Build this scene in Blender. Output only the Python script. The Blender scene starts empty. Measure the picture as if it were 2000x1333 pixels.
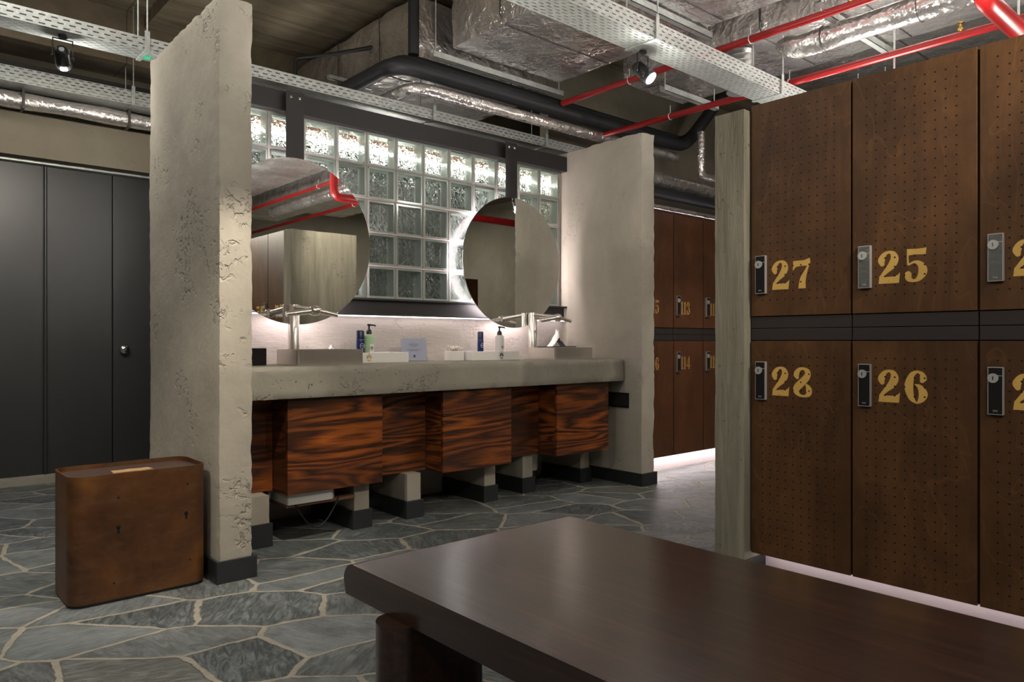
import bpy, bmesh, math, random
from mathutils import Vector, Matrix, noise
random.seed(7)
PI = math.pi
S = bpy.context.scene
COL = S.collection

# ------------------------------------------------------------------ camera, world, exposure
cam = bpy.data.cameras.new('camera'); cam.lens = 25.92; cam.sensor_width = 36; cam.clip_start = .02
camo = bpy.data.objects.new('camera', cam); COL.objects.link(camo)
camo.location = (0, 0, 1.0); camo.rotation_euler = (PI/2, 0, -math.atan2(.6598, .7513))
S.camera = camo
S.view_settings.view_transform = 'Standard'; S.view_settings.look = 'None'
S.view_settings.gamma = 1; S.view_settings.use_curve_mapping = False
S.view_settings.exposure = 0.62
w = bpy.data.worlds.new('world'); S.world = w; w.use_nodes = True
w.node_tree.nodes['Background'].inputs[0].default_value = (.9, .85, .75, 1)
w.node_tree.nodes['Background'].inputs[1].default_value = .02
WARM = (1, .90, .76); COOL = (1, .93, .95); NEUT = (1, .95, .88)

def lamp(kind, loc, energy, color=NEUT, size=.1, target=None, angle=60, blend=.5, sy=None, spread=None):
    l = bpy.data.lights.new('lamp', kind); l.energy = energy; l.color = color
    if kind == 'AREA':
        l.size = size
        if sy: l.shape = 'RECTANGLE'; l.size_y = sy
        if spread: l.spread = math.radians(spread)
    else:
        l.shadow_soft_size = size
    if kind == 'SPOT': l.spot_size = math.radians(angle); l.spot_blend = blend
    o = bpy.data.objects.new('lamp', l); COL.objects.link(o); o.location = loc
    if target is not None:
        o.rotation_euler = (Vector(target)-Vector(loc)).to_track_quat('-Z', 'Y').to_euler()
    return o
# area lamps without fittings, added under the ceiling to light the hall softly
CEIL_FILL = [(-1.2, -.6, 3.3, 20), (1.1, -1.4, 3.3, 20), (-1.0, 1.9, 3.3, 14), (-.2, 4.9, 3.3, 10),
               (6.6, -2.4, 3.3, 45), (5.2, 2.6, 3.3, 16), (.6, 3.2, 3.3, 9)]
for x, y, z, e in CEIL_FILL:
    lamp('AREA', (x, y, z), e, NEUT, .5, (x, y, 0))
# unseen upward area lamps, added to brighten the duct undersides
for x, y, z, e in [(3.0, .9, 2.02, 14), (3.05, -.8, 2.02, 12), (1.9, 2.9, 1.9, 7), (4.40, 1.85, 2.05, 10), (4.35, .7, 2.1, 11), (-1.0, 3.3, 2.3, 4), (3.2, 5.2, 1.9, 7), (.9, .2, 2.3, 4), (1.6, 5.0, 2.0, 1.5)]:
    lamp('AREA', (x, y, z), e, NEUT, .35, (x, y, 9))
# ------------------------------------------------------------------ node helpers
def new_mat(name):
    m = bpy.data.materials.new(name); m.use_nodes = True
    return m, m.node_tree, m.node_tree.nodes['Principled BSDF']
def nd(nt, t, ins=None, **kw):
    n = nt.nodes.new(t)
    for k, v in kw.items(): setattr(n, k, v)
    for k, v in (ins or {}).items():
        s = n.inputs[k]
        if isinstance(v, bpy.types.NodeSocket): nt.links.new(v, s)
        else: s.default_value = v
    return n
def mth(nt, op, a, b=None, c=None, clamp=False):
    ins = {0: a}
    if b is not None: ins[1] = b
    if c is not None: ins[2] = c
    return nd(nt, 'ShaderNodeMath', ins, operation=op, use_clamp=clamp).outputs[0]
def c4(c): return (c[0], c[1], c[2], 1)
def mixc(nt, f, a, b, bt='MIX'):
    n = nt.nodes.new('ShaderNodeMix'); n.data_type = 'RGBA'; n.blend_type = bt
    for i, v in ((0, f), (6, a), (7, b)):
        if isinstance(v, bpy.types.NodeSocket): nt.links.new(v, n.inputs[i])
        else: n.inputs[i].default_value = v if i == 0 else c4(v)
    return n.outputs[2]
def ramp(nt, f, stops):
    n = nt.nodes.new('ShaderNodeValToRGB'); nt.links.new(f, n.inputs[0])
    e = n.color_ramp.elements
    while len(e) < len(stops): e.new(.5)
    for i, (p, c) in enumerate(stops):
        e[i].position = p; e[i].color = c4(c) if not isinstance(c, (int, float)) else (c, c, c, 1)
    return n.outputs[0]
def coords(nt, scale=(1, 1, 1), rnd=0, rot=(0, 0, 0)):
    tc = nt.nodes.new('ShaderNodeTexCoord'); out = tc.outputs['Object']
    if rnd:
        oi = nt.nodes.new('ShaderNodeObjectInfo')
        v = nd(nt, 'ShaderNodeCombineXYZ', {0: mth(nt, 'MULTIPLY', oi.outputs['Random'], rnd), 1: mth(nt, 'MULTIPLY', oi.outputs['Random'], rnd*1.7), 2: mth(nt, 'MULTIPLY', oi.outputs['Random'], rnd*2.3)})
        out = nd(nt, 'ShaderNodeVectorMath', {0: out, 1: v.outputs[0]}, operation='ADD').outputs[0]
    mp = nd(nt, 'ShaderNodeMapping', {'Vector': out, 'Scale': scale, 'Rotation': rot})
    return mp.outputs[0]
def noi(nt, v, s, det=4, rough=.55, dist=0):
    return nd(nt, 'ShaderNodeTexNoise', {'Vector': v, 'Scale': s, 'Detail': det, 'Roughness': rough, 'Distortion': dist}).outputs[0]
def bump(nt, bs, h, strength=.3, dist=.01, normal=None):
    n = nd(nt, 'ShaderNodeBump', {'Height': h, 'Strength': strength, 'Distance': dist})
    if normal: nt.links.new(normal, n.inputs['Normal'])
    nt.links.new(n.outputs[0], bs.inputs['Normal']); return n.outputs[0]
def link(nt, o, bs, name): nt.links.new(o, bs.inputs[name])
def plain(name, c, r=.5, met=0, spec=.5, bumps=None):
    m, nt, b = new_mat(name)
    b.inputs['Base Color'].default_value = c4(c); b.inputs['Roughness'].default_value = r
    b.inputs['Metallic'].default_value = met; b.inputs['Specular IOR Level'].default_value = spec
    if bumps: bump(nt, b, noi(nt, coords(nt), bumps[0], 5), bumps[1], .005)
    return m
def emis(name, c, s):
    m, nt, b = new_mat(name)
    b.inputs['Base Color'].default_value = (0, 0, 0, 1)
    b.inputs['Emission Color'].default_value = c4(c); b.inputs['Emission Strength'].default_value = s
    return m

# plaster over concrete, pitted
def plaster(name, c1, c2, pit=.6, grain=(1, 1, 1), rough=.85, speck=0):
    m, nt, b = new_mat(name); v = coords(nt); vg = coords(nt, grain)
    n1 = noi(nt, vg, 1.7, 8, .65, .4); n2 = noi(nt, vg, 14, 6, .6)
    col = ramp(nt, n1, [(.3, c2), (.7, c1)])
    col = mixc(nt, mth(nt, 'MULTIPLY', n2, .35), col, tuple(x*.72 for x in c1))
    blot = ramp(nt, noi(nt, v, 3.1, 4), [(.55, 0.0), (.64, 1.0)])
    stain = ramp(nt, noi(nt, v, 1.1, 6, .7, .8), [(.45, 0.0), (.75, .55)])
    col = mixc(nt, stain, col, tuple(x*.62 for x in c1))
    vor = noi(nt, v, 34, 3, .6, .6)
    pitm = mth(nt, 'MULTIPLY', ramp(nt, vor, [(.52, 0.0), (.64, 1.0)]), blot)
    if speck:
        sp = ramp(nt, noi(nt, v, 60, 3), [(.66, 0.0), (.72, 1.0)])
        zz = nd(nt, 'ShaderNodeSeparateXYZ', {0: v}).outputs[2]
        zone = mth(nt, 'MULTIPLY', sp, ramp(nt, noi(nt, coords(nt, (.9, .9, 3.5)), 2.2, 3), [(.44, 0.0), (.58, 1.0)]))
        col = mixc(nt, mth(nt, 'MULTIPLY', zone, speck), col, (.07, .06, .05))
        pitm = mth(nt, 'MAXIMUM', pitm, zone)
    col = mixc(nt, mth(nt, 'MULTIPLY', pitm, .15), col, tuple(x*.5 for x in c1))
    link(nt, col, b, 'Base Color'); b.inputs['Roughness'].default_value = rough
    b.inputs['Specular IOR Level'].default_value = .25
    h = mth(nt, 'SUBTRACT', mth(nt, 'ADD', mth(nt, 'MULTIPLY', n2, .25), mth(nt, 'MULTIPLY', noi(nt, v, 5, 4), .6)), mth(nt, 'MULTIPLY', pitm, pit))
    bump(nt, b, h, .8, .014)
    return m
M = {}
M['plaster'] = plaster('pale_plaster', (.47, .43, .355), (.33, .30, .245), .7)
M['plaster_smooth'] = plaster('smooth_pale_plaster', (.52, .48, .40), (.40, .37, .305), .25)
M['wallplaster'] = plaster('trowelled_plaster', (.58, .53, .48), (.46, .42, .38), .25, (1, 1, 5))
M['counter'] = plaster('cast_concrete', (.36, .335, .275), (.22, .205, .165), .9, (1, 1, 1), .7, .8)
M['board'] = plaster('board_marked_concrete', (.32, .298, .232), (.15, .138, .10), .6, (9.0, 9.0, .9), .85, .2)
M['wallc'] = plaster('grey_wall_concrete', (.25, .225, .17), (.18, .16, .12), .1)
M['leg'] = plaster('leg_plaster', (.42, .38, .31), (.33, .30, .25), .4)
def m_ceiling():
    m, nt, b = new_mat('ceiling_concrete'); v = coords(nt)
    n1 = noi(nt, coords(nt, (1, 5, 1)), 1.2, 8, .65, .5)
    col = ramp(nt, n1, [(.3, (.10, .078, .048)), (.5, (.20, .162, .105)), (.75, (.32, .27, .19))])
    s = nd(nt, 'ShaderNodeSeparateXYZ', {0: v})
    fr = mth(nt, 'FRACT', mth(nt, 'MULTIPLY', s.outputs[1], 1.9))
    fx = mth(nt, 'FRACT', mth(nt, 'MULTIPLY', s.outputs[0], .7))
    line = mth(nt, 'MAXIMUM', mth(nt, 'LESS_THAN', fr, .018), mth(nt, 'LESS_THAN', fx, .007))
    col = mixc(nt, mth(nt, 'MULTIPLY', line, .6), col, (.05, .04, .03))
    link(nt, col, b, 'Base Color'); b.inputs['Roughness'].default_value = .9
    bump(nt, b, mth(nt, 'SUBTRACT', noi(nt, v, 12, 6), mth(nt, 'MULTIPLY', line, .8)), .4, .01)
    return m
M['ceiling'] = m_ceiling()
def m_slate():
    m, nt, b = new_mat('crazy_paving_slate'); v = coords(nt, rot=(0, 0, .5))
    d = nd(nt, 'ShaderNodeTexNoise', {'Vector': v, 'Scale': 2.6, 'Detail': 3}).outputs['Color']
    dv = nd(nt, 'ShaderNodeVectorMath', {0: d, 1: (.5, .5, .5)}, operation='SUBTRACT').outputs[0]
    dv = nd(nt, 'ShaderNodeVectorMath', {0: dv, 'Scale': .09}, operation='SCALE').outputs[0]
    vv = nd(nt, 'ShaderNodeVectorMath', {0: v, 1: dv}, operation='ADD').outputs[0]
    vv = nd(nt, 'ShaderNodeVectorMath', {0: vv, 1: (2.5, 3.9, 0)}, operation='MULTIPLY').outputs[0]
    e = nd(nt, 'ShaderNodeTexVoronoi', {'Vector': vv, 'Scale': 1, 'Randomness': .95}, feature='DISTANCE_TO_EDGE', voronoi_dimensions='2D').outputs[0]
    cell = nd(nt, 'ShaderNodeTexVoronoi', {'Vector': vv, 'Scale': 1, 'Randomness': .95}, voronoi_dimensions='2D').outputs['Color']
    cs = nd(nt, 'ShaderNodeSeparateColor', {0: cell})
    jit = noi(nt, v, 14, 5, .7)
    ed = mth(nt, 'ADD', e, mth(nt, 'MULTIPLY', mth(nt, 'SUBTRACT', jit, .53), .085))
    grout = ramp(nt, ed, [(.022, 1.0), (.034, 0.0)])
    stone = ramp(nt, cs.outputs[0], [(.0, (.045, .057, .062)), (.4, (.075, .088, .09)), (.6, (.095, .095, .08)), (.8, (.12, .135, .14)), (1, (.17, .185, .19))])
    # foliation lines, direction differs per stone
    ang = mth(nt, 'MULTIPLY', cs.outputs[1], 6.28)
    rt = nd(nt, 'ShaderNodeVectorRotate', {'Vector': v, 'Angle': ang}, rotation_type='Z_AXIS').outputs[0]
    st = nd(nt, 'ShaderNodeVectorMath', {0: rt, 1: (9, 34, 1)}, operation='MULTIPLY').outputs[0]
    fol = noi(nt, st, 1.0, 5, .65, 1.6)
    big = noi(nt, v, 6, 6, .7)
    stone = mixc(nt, mth(nt, 'MULTIPLY', ramp(nt, fol, [(.42, 0.0), (.62, 1.0)]), .6), stone, (.23, .25, .25))
    stone = mixc(nt, ramp(nt, big, [(.45, 0.0), (.75, .75)]), stone, (.045, .048, .045))
    dust = ramp(nt, noi(nt, v, 70, 2), [(.72, 0.0), (.78, .8)])
    stone = mixc(nt, dust, stone, (.4, .4, .38))
    gcol = mixc(nt, noi(nt, v, 25, 4), (.22, .20, .16), (.33, .305, .255))
    link(nt, mixc(nt, grout, stone, gcol), b, 'Base Color')
    link(nt, ramp(nt, grout, [(0, .42), (1, .85)]), b, 'Roughness')
    h = mth(nt, 'ADD', mth(nt, 'MULTIPLY', fol, .5), mth(nt, 'ADD', mth(nt, 'MULTIPLY', big, .5), mth(nt, 'MULTIPLY', mth(nt, 'SUBTRACT', 1, grout), .55)))
    bump(nt, b, h, .9, .014)
    return m
M['slate'] = m_slate()
def m_rosewood():
    m, nt, b = new_mat('figured_rosewood'); v = coords(nt, (.6, .6, 4.6), rnd=9)
    n0 = noi(nt, v, 1.1, 2, .45, .6)
    f = mth(nt, 'ADD', mth(nt, 'MULTIPLY', n0, 11), noi(nt, coords(nt, (2, 2, 30)), 2, 3))
    r = mth(nt, 'ABSOLUTE', mth(nt, 'SUBTRACT', mth(nt, 'MULTIPLY', mth(nt, 'FRACT', f), 2), 1))
    col = ramp(nt, r, [(.0, (.024, .010, .006)), (.25, (.080, .026, .010)), (.6, (.22, .058, .012)), (1, (.38, .105, .018))])
    broad = noi(nt, coords(nt, (.8, .8, 3.2), rnd=5), 1.3, 2)
    col = mixc(nt, ramp(nt, broad, [(.35, .8), (.62, 0.0)]), col, (.05, .021, .012))
    fine = noi(nt, coords(nt, (3, 3, 120)), 2, 4)
    col = mixc(nt, mth(nt, 'MULTIPLY', fine, .35), col, (.03, .01, .006))
    link(nt, col, b, 'Base Color'); b.inputs['Roughness'].default_value = .3
    return m
M['rosewood'] = m_rosewood()
def peg_mask(nt):
    tc = nt.nodes.new('ShaderNodeTexCoord')
    s = nd(nt, 'ShaderNodeSeparateXYZ', {0: tc.outputs['Object']}); x, z = s.outputs[0], s.outputs[2]
    P = .0328
    def cell(a, off):
        q = mth(nt, 'DIVIDE', mth(nt, 'SUBTRACT', a, off), P)
        return mth(nt, 'SUBTRACT', mth(nt, 'FRACT', mth(nt, 'ADD', q, 50.5)), .5)
    dx, dz = cell(x, .055), cell(z, .0185)
    d = mth(nt, 'SQRT', mth(nt, 'ADD', mth(nt, 'MULTIPLY', dx, dx), mth(nt, 'MULTIPLY', dz, dz)))
    dot = mth(nt, 'LESS_THAN', d, .098)
    rng = mth(nt, 'MULTIPLY', mth(nt, 'GREATER_THAN', x, .04), mth(nt, 'LESS_THAN', x, .365))
    zr = mth(nt, 'MULTIPLY', mth(nt, 'GREATER_THAN', z, .15), mth(nt, 'LESS_THAN', z, 1.945))
    zm = mth(nt, 'GREATER_THAN', mth(nt, 'ABSOLUTE', mth(nt, 'SUBTRACT', z, 1.05)), .09)
    return mth(nt, 'MULTIPLY', mth(nt, 'MULTIPLY', dot, rng), mth(nt, 'MULTIPLY', zr, zm))
def m_ply(name, a, bcol, pegs):
    m, nt, b = new_mat(name); v = coords(nt, (3.2, 3.2, .9), rnd=11)
    n1 = noi(nt, v, 1.5, 7, .62, 1.2); n2 = noi(nt, coords(nt, (60, 60, 5), rnd=3), 1.5, 5)
    col = ramp(nt, n1, [(.28, bcol), (.6, a), (.8, tuple(x*1.25 for x in a))])
    col = mixc(nt, mth(nt, 'MULTIPLY', n2, .45), col, tuple(x*.55 for x in bcol))
    cl = ramp(nt, noi(nt, coords(nt, rnd=7), 3.5, 4, .7), [(.35, .45), (.6, 0.0)])
    col = mixc(nt, cl, col, tuple(x*.5 for x in bcol))
    rng = ramp(nt, noi(nt, coords(nt, (2, 2, .8), rnd=13), 2.2, 2, .5, 1.5), [(.49, 0.0), (.5, 1.0), (.51, 0.0)])
    col = mixc(nt, mth(nt, 'MULTIPLY', rng, .25), col, tuple(x*1.5 for x in a))
    if pegs:
        pm = peg_mask(nt); col = mixc(nt, pm, col, (.006, .003, .002))
    link(nt, col, b, 'Base Color'); b.inputs['Roughness'].default_value = .5
    b.inputs['Specular IOR Level'].default_value = .3
    h = mth(nt, 'MULTIPLY', n2, .3)
    if pegs: h = mth(nt, 'SUBTRACT', h, pm)
    bump(nt, b, h, .3, .003)
    return m
M['ply'] = m_ply('stained_pegboard_plywood', (.125, .056, .019), (.060, .026, .009), True)
M['plyplain'] = m_ply('stained_plain_plywood', (.13, .052, .022), (.085, .032, .013), False)
def m_gold():
    m, nt, b = new_mat('gold_stencil_paint')
    col = mixc(nt, noi(nt, coords(nt), 30, 5), (.68, .43, .11), (.54, .32, .07))
    wear = ramp(nt, noi(nt, coords(nt, rnd=4), 80, 4), [(.66, 0.0), (.74, .8)])
    col = mixc(nt, wear, col, (.2, .09, .03))
    link(nt, mixc(nt, peg_mask(nt), col, (.006, .003, .002)), b, 'Base Color'); b.inputs['Roughness'].default_value = .5
    return m
M['gold'] = m_gold()
M['gold_worn'] = plain('worn_gold_paint', (.36, .19, .045), .6)
def m_bench():
    m, nt, b = new_mat('dark_bench_wood'); v = coords(nt, (26, 1.3, 26))
    n1 = noi(nt, v, 2.2, 7, .65, .3)
    col = ramp(nt, n1, [(.3, (.012, .0045, .003)), (.55, (.030, .0105, .006)), (.8, (.07, .022, .010))])
    link(nt, col, b, 'Base Color')
    b.inputs['Roughness'].default_value = .34
    b.inputs['Coat Weight'].default_value = 1; b.inputs['Coat Roughness'].default_value = .2; b.inputs['Coat IOR'].default_value = 1.6; b.inputs['Specular IOR Level'].default_value = .2
    return m
M['bench'] = m_bench()
def m_rust():
    m, nt, b = new_mat('varnished_rusty_steel'); v = coords(nt)
    n1 = noi(nt, v, 4, 6, .6, .6); n2 = noi(nt, coords(nt, (1.2, 1.2, 4)), 6, 6, .7)
    col = ramp(nt, n1, [(.25, (.028, .011, .005)), (.5, (.085, .032, .009)), (.78, (.19, .075, .015))])
    col = mixc(nt, ramp(nt, n2, [(.5, 0.0), (.85, .6)]), col, (.13, .08, .04))
    link(nt, col, b, 'Base Color'); b.inputs['Roughness'].default_value = .42; b.inputs['Metallic'].default_value = .15
    bump(nt, b, n2, .12, .004)
    return m
M['rust'] = m_rust()
def m_foil():
    m, nt, b = new_mat('aluminium_foil_lagging'); v = coords(nt)
    wv = nd(nt, 'ShaderNodeVectorMath', {0: v, 1: nd(nt, 'ShaderNodeVectorMath', {0: nd(nt, 'ShaderNodeTexNoise', {'Vector': v, 'Scale': 4, 'Detail': 4}).outputs['Color'], 'Scale': .35}, operation='SCALE').outputs[0]}, operation='ADD').outputs[0]
    v1 = nd(nt, 'ShaderNodeTexVoronoi', {'Vector': wv, 'Scale': 9}).outputs[0]
    v2 = nd(nt, 'ShaderNodeTexVoronoi', {'Vector': wv, 'Scale': 31}).outputs[0]
    big = noi(nt, v, 1.6, 3, .5, .5)
    h = mth(nt, 'ADD', mth(nt, 'ADD', mth(nt, 'MULTIPLY', v1, .55), mth(nt, 'MULTIPLY', v2, .22)), mth(nt, 'MULTIPLY', big, 3.0))
    col = mixc(nt, ramp(nt, noi(nt, v, 2.2, 5, .6), [(.35, .0), (.7, .8)]), (.92, .89, .87), (.72, .68, .66))
    link(nt, col, b, 'Base Color'); b.inputs['Metallic'].default_value = .86
    link(nt, ramp(nt, noi(nt, v, 3, 4), [(.35, .16), (.7, .36)]), b, 'Roughness')
    bump(nt, b, h, .5, .03)
    return m
M['foil'] = m_foil()
M['spiral'] = plain('spiral_zinc_duct', (.45, .45, .44), .38, .85)
def m_galv(perf):
    m, nt, b = new_mat('perforated_galvanised_steel' if perf else 'galvanised_steel'); v = coords(nt)
    vo = nd(nt, 'ShaderNodeTexVoronoi', {'Vector': v, 'Scale': 60}).outputs['Color']
    n = nd(nt, 'ShaderNodeSeparateColor', {0: vo}).outputs[0]
    link(nt, ramp(nt, n, [(0, (.50, .53, .51)), (1, (.63, .66, .64))]), b, 'Base Color')
    b.inputs['Metallic'].default_value = .55; b.inputs['Roughness'].default_value = .45
    if perf:
        s = nd(nt, 'ShaderNodeSeparateXYZ', {0: v})
        vv = mth(nt, 'DIVIDE', mth(nt, 'ADD', s.outputs[1], s.outputs[2]), .021)
        row = mth(nt, 'FLOOR', vv); fv = mth(nt, 'ABSOLUTE', mth(nt, 'SUBTRACT', mth(nt, 'FRACT', vv), .5))
        uu = mth(nt, 'ADD', mth(nt, 'DIVIDE', s.outputs[0], .05), mth(nt, 'MULTIPLY', row, .5))
        fu = mth(nt, 'ABSOLUTE', mth(nt, 'SUBTRACT', mth(nt, 'FRACT', uu), .5))
        hole = mth(nt, 'MULTIPLY', mth(nt, 'LESS_THAN', fv, .16), mth(nt, 'LESS_THAN', fu, .27))
        tr = nt.nodes.new('ShaderNodeBsdfTransparent')
        mx = nd(nt, 'ShaderNodeMixShader', {0: hole, 1: b.outputs[0], 2: tr.outputs[0]})
        nt.links.new(mx.outputs[0], nt.nodes['Material Output'].inputs[0])
    return m
M['perf'] = m_galv(True); M['galv'] = m_galv(False)
def m_steel():
    m, nt, b = new_mat('brushed_stainless_steel')
    b.inputs['Base Color'].default_value = (.82, .78, .73, 1); b.inputs['Metallic'].default_value = .95
    b.inputs['Roughness'].default_value = .27; b.inputs['Anisotropic'].default_value = .4
    return m
M['steel'] = m_steel()
M['chrome'] = plain('chrome', (.7, .7, .68), .18, 1)
M['mirror'] = plain('silvered_mirror', (.86, .87, .85), .01, 1)
M['black'] = plain('black_painted_steel', (.022, .021, .022), .42)
M['blackdoor'] = plain('black_lacquer_panel', (.028, .030, .030), .40, 0, .6)
M['rubber'] = plain('black_rubber_insulation', (.022, .023, .026), .5, 0, .5, (30, .1))
M['blackplastic'] = plain('black_plastic', (.01, .01, .011), .3)
M['tile'] = plain('black_stone_skirting', (.022, .024, .026), .35, 0, .5, (14, .2))
M['rail'] = plain('dark_brown_metal_rail', (.030, .024, .022), .42)
M['red'] = plain('red_painted_pipe', (.27, .008, .008), .35)
M['white'] = plain('white_lacquer', (.75, .73, .69), .35)
M['paper'] = plain('white_tissue', (.85, .83, .80), .8)
M['plinth'] = plain('light_plinth_board', (.62, .55, .54), .7, 0, .3, (40, .3))
M['blue'] = plain('navy_blue_plastic', (.008, .02, .13), .3)
M['lid_blue'] = plain('dark_blue_cap', (.006, .012, .07), .3)
M['brass'] = plain('brass', (.6, .38, .1), .35, .9)
M['goldprint'] = plain('gold_print', (.55, .36, .07), .5)
M['woodraw'] = plain('raw_plywood_edge', (.34, .21, .10), .8, 0, .3, (60, .3))
M['ledge'] = plain('raw_board', (.28, .15, .06), .7)
M['shelfwood'] = plain('brown_board', (.20, .10, .05), .6)
M['wire'] = plain('dark_wire', (.05, .045, .04), .5)
M['green_glow'] = emis('green_indicator', (.05, 1, .45), .35)
M['led'] = emis('white_led_strip', (1, .95, .90), 45)
M['led_pink'] = emis('cool_pinkish_led_strip', (1, .87, .90), 5)
M['led_top'] = emis('uplight_led_strip', (1, .93, .93), 30)
M['led_far'] = emis('bright_led_strip', (1, .89, .91), 22)
M['led_mirror'] = emis('mirror_led_ring', (1, .86, .88), 18)
M['lens'] = emis('lit_lens', (1, .96, .88), 25)
def m_liquid():
    m, nt, b = new_mat('green_soap_bottle')
    b.inputs['Base Color'].default_value = (.55, .80, .48, 1); b.inputs['Roughness'].default_value = .15
    b.inputs['Transmission Weight'].default_value = .3
    return m
M['soap'] = m_liquid()
def m_acrylic():
    m, nt, b = new_mat('clear_acrylic')
    tr = nd(nt, 'ShaderNodeBsdfTransparent', {0: (.96, .97, 1, 1)}); gl = nd(nt, 'ShaderNodeBsdfGlossy', {'Roughness': .05})
    fr = nd(nt, 'ShaderNodeFresnel', {'IOR': 1.45})
    nt.links.new(nd(nt, 'ShaderNodeMixShader', {0: fr.outputs[0], 1: tr.outputs[0], 2: gl.outputs[0]}).outputs[0], nt.nodes['Material Output'].inputs[0])
    return m
M['acrylic'] = m_acrylic()
def m_glass(name, wavy):
    m, nt, b = new_mat(name)
    tr = nd(nt, 'ShaderNodeBsdfTransparent', {0: (.97, .985, .975, 1)})
    out = nt.nodes['Material Output']
    if not wavy:
        gl = nd(nt, 'ShaderNodeBsdfGlossy', {'Roughness': .2})
        fr = nd(nt, 'ShaderNodeFresnel', {'IOR': 1.25})
        sh = nd(nt, 'ShaderNodeMixShader', {0: fr.outputs[0], 1: tr.outputs[0], 2: gl.outputs[0]})
    else:
        v = coords(nt)
        h = noi(nt, nd(nt, 'ShaderNodeVectorMath', {0: v, 1: (1, 1, .85)}, operation='MULTIPLY').outputs[0], 22, 2, .5, 1.6)
        bp = nd(nt, 'ShaderNodeBump', {'Height': h, 'Strength': 1, 'Distance': .03}).outputs[0]
        gl = nd(nt, 'ShaderNodeBsdfGlossy', {'Roughness': .04, 'Normal': bp, 'Color': (.95, 1, .97, 1)})
        rf = nd(nt, 'ShaderNodeBsdfGlass', {'Roughness': .02, 'Normal': bp, 'IOR': 1.45, 'Color': (.98, .99, .98, 1)})
        fr = nd(nt, 'ShaderNodeFresnel', {'IOR': 1.42, 'Normal': bp})
        s1 = nd(nt, 'ShaderNodeMixShader', {0: .5, 1: rf.outputs[0], 2: tr.outputs[0]})
        sh = nd(nt, 'ShaderNodeMixShader', {0: fr.outputs[0], 1: s1.outputs[0], 2: gl.outputs[0]})
    nt.links.new(sh.outputs[0], out.inputs[0])
    return m
M['glass_front'] = m_glass('clear_block_face', False)
M['glass_back'] = m_glass('wavy_block_face', True)
def m_side():
    m, nt, b = new_mat('pale_green_block_wall')
    df = nd(nt, 'ShaderNodeBsdfDiffuse', {0: (.86, .92, .88, 1)}); tl = nd(nt, 'ShaderNodeBsdfTranslucent', {0: (.87, .95, .90, 1)})
    tr = nd(nt, 'ShaderNodeBsdfTransparent', {0: (.88, .97, .92, 1)})
    gl = nd(nt, 'ShaderNodeBsdfGlossy', {'Roughness': .12, 'Color': (.85, .95, .9, 1)})
    a = nd(nt, 'ShaderNodeMixShader', {0: .45, 1: df.outputs[0], 2: tl.outputs[0]})
    c = nd(nt, 'ShaderNodeMixShader', {0: .1, 1: a.outputs[0], 2: tr.outputs[0]})
    d = nd(nt, 'ShaderNodeMixShader', {0: .25, 1: c.outputs[0], 2: gl.outputs[0]})
    nt.links.new(d.outputs[0], nt.nodes['Material Output'].inputs[0])
    return m
M['glass_side'] = m_side()
M['mortar'] = plain('pinkish_mortar', (.42, .35, .34), .8)

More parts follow.
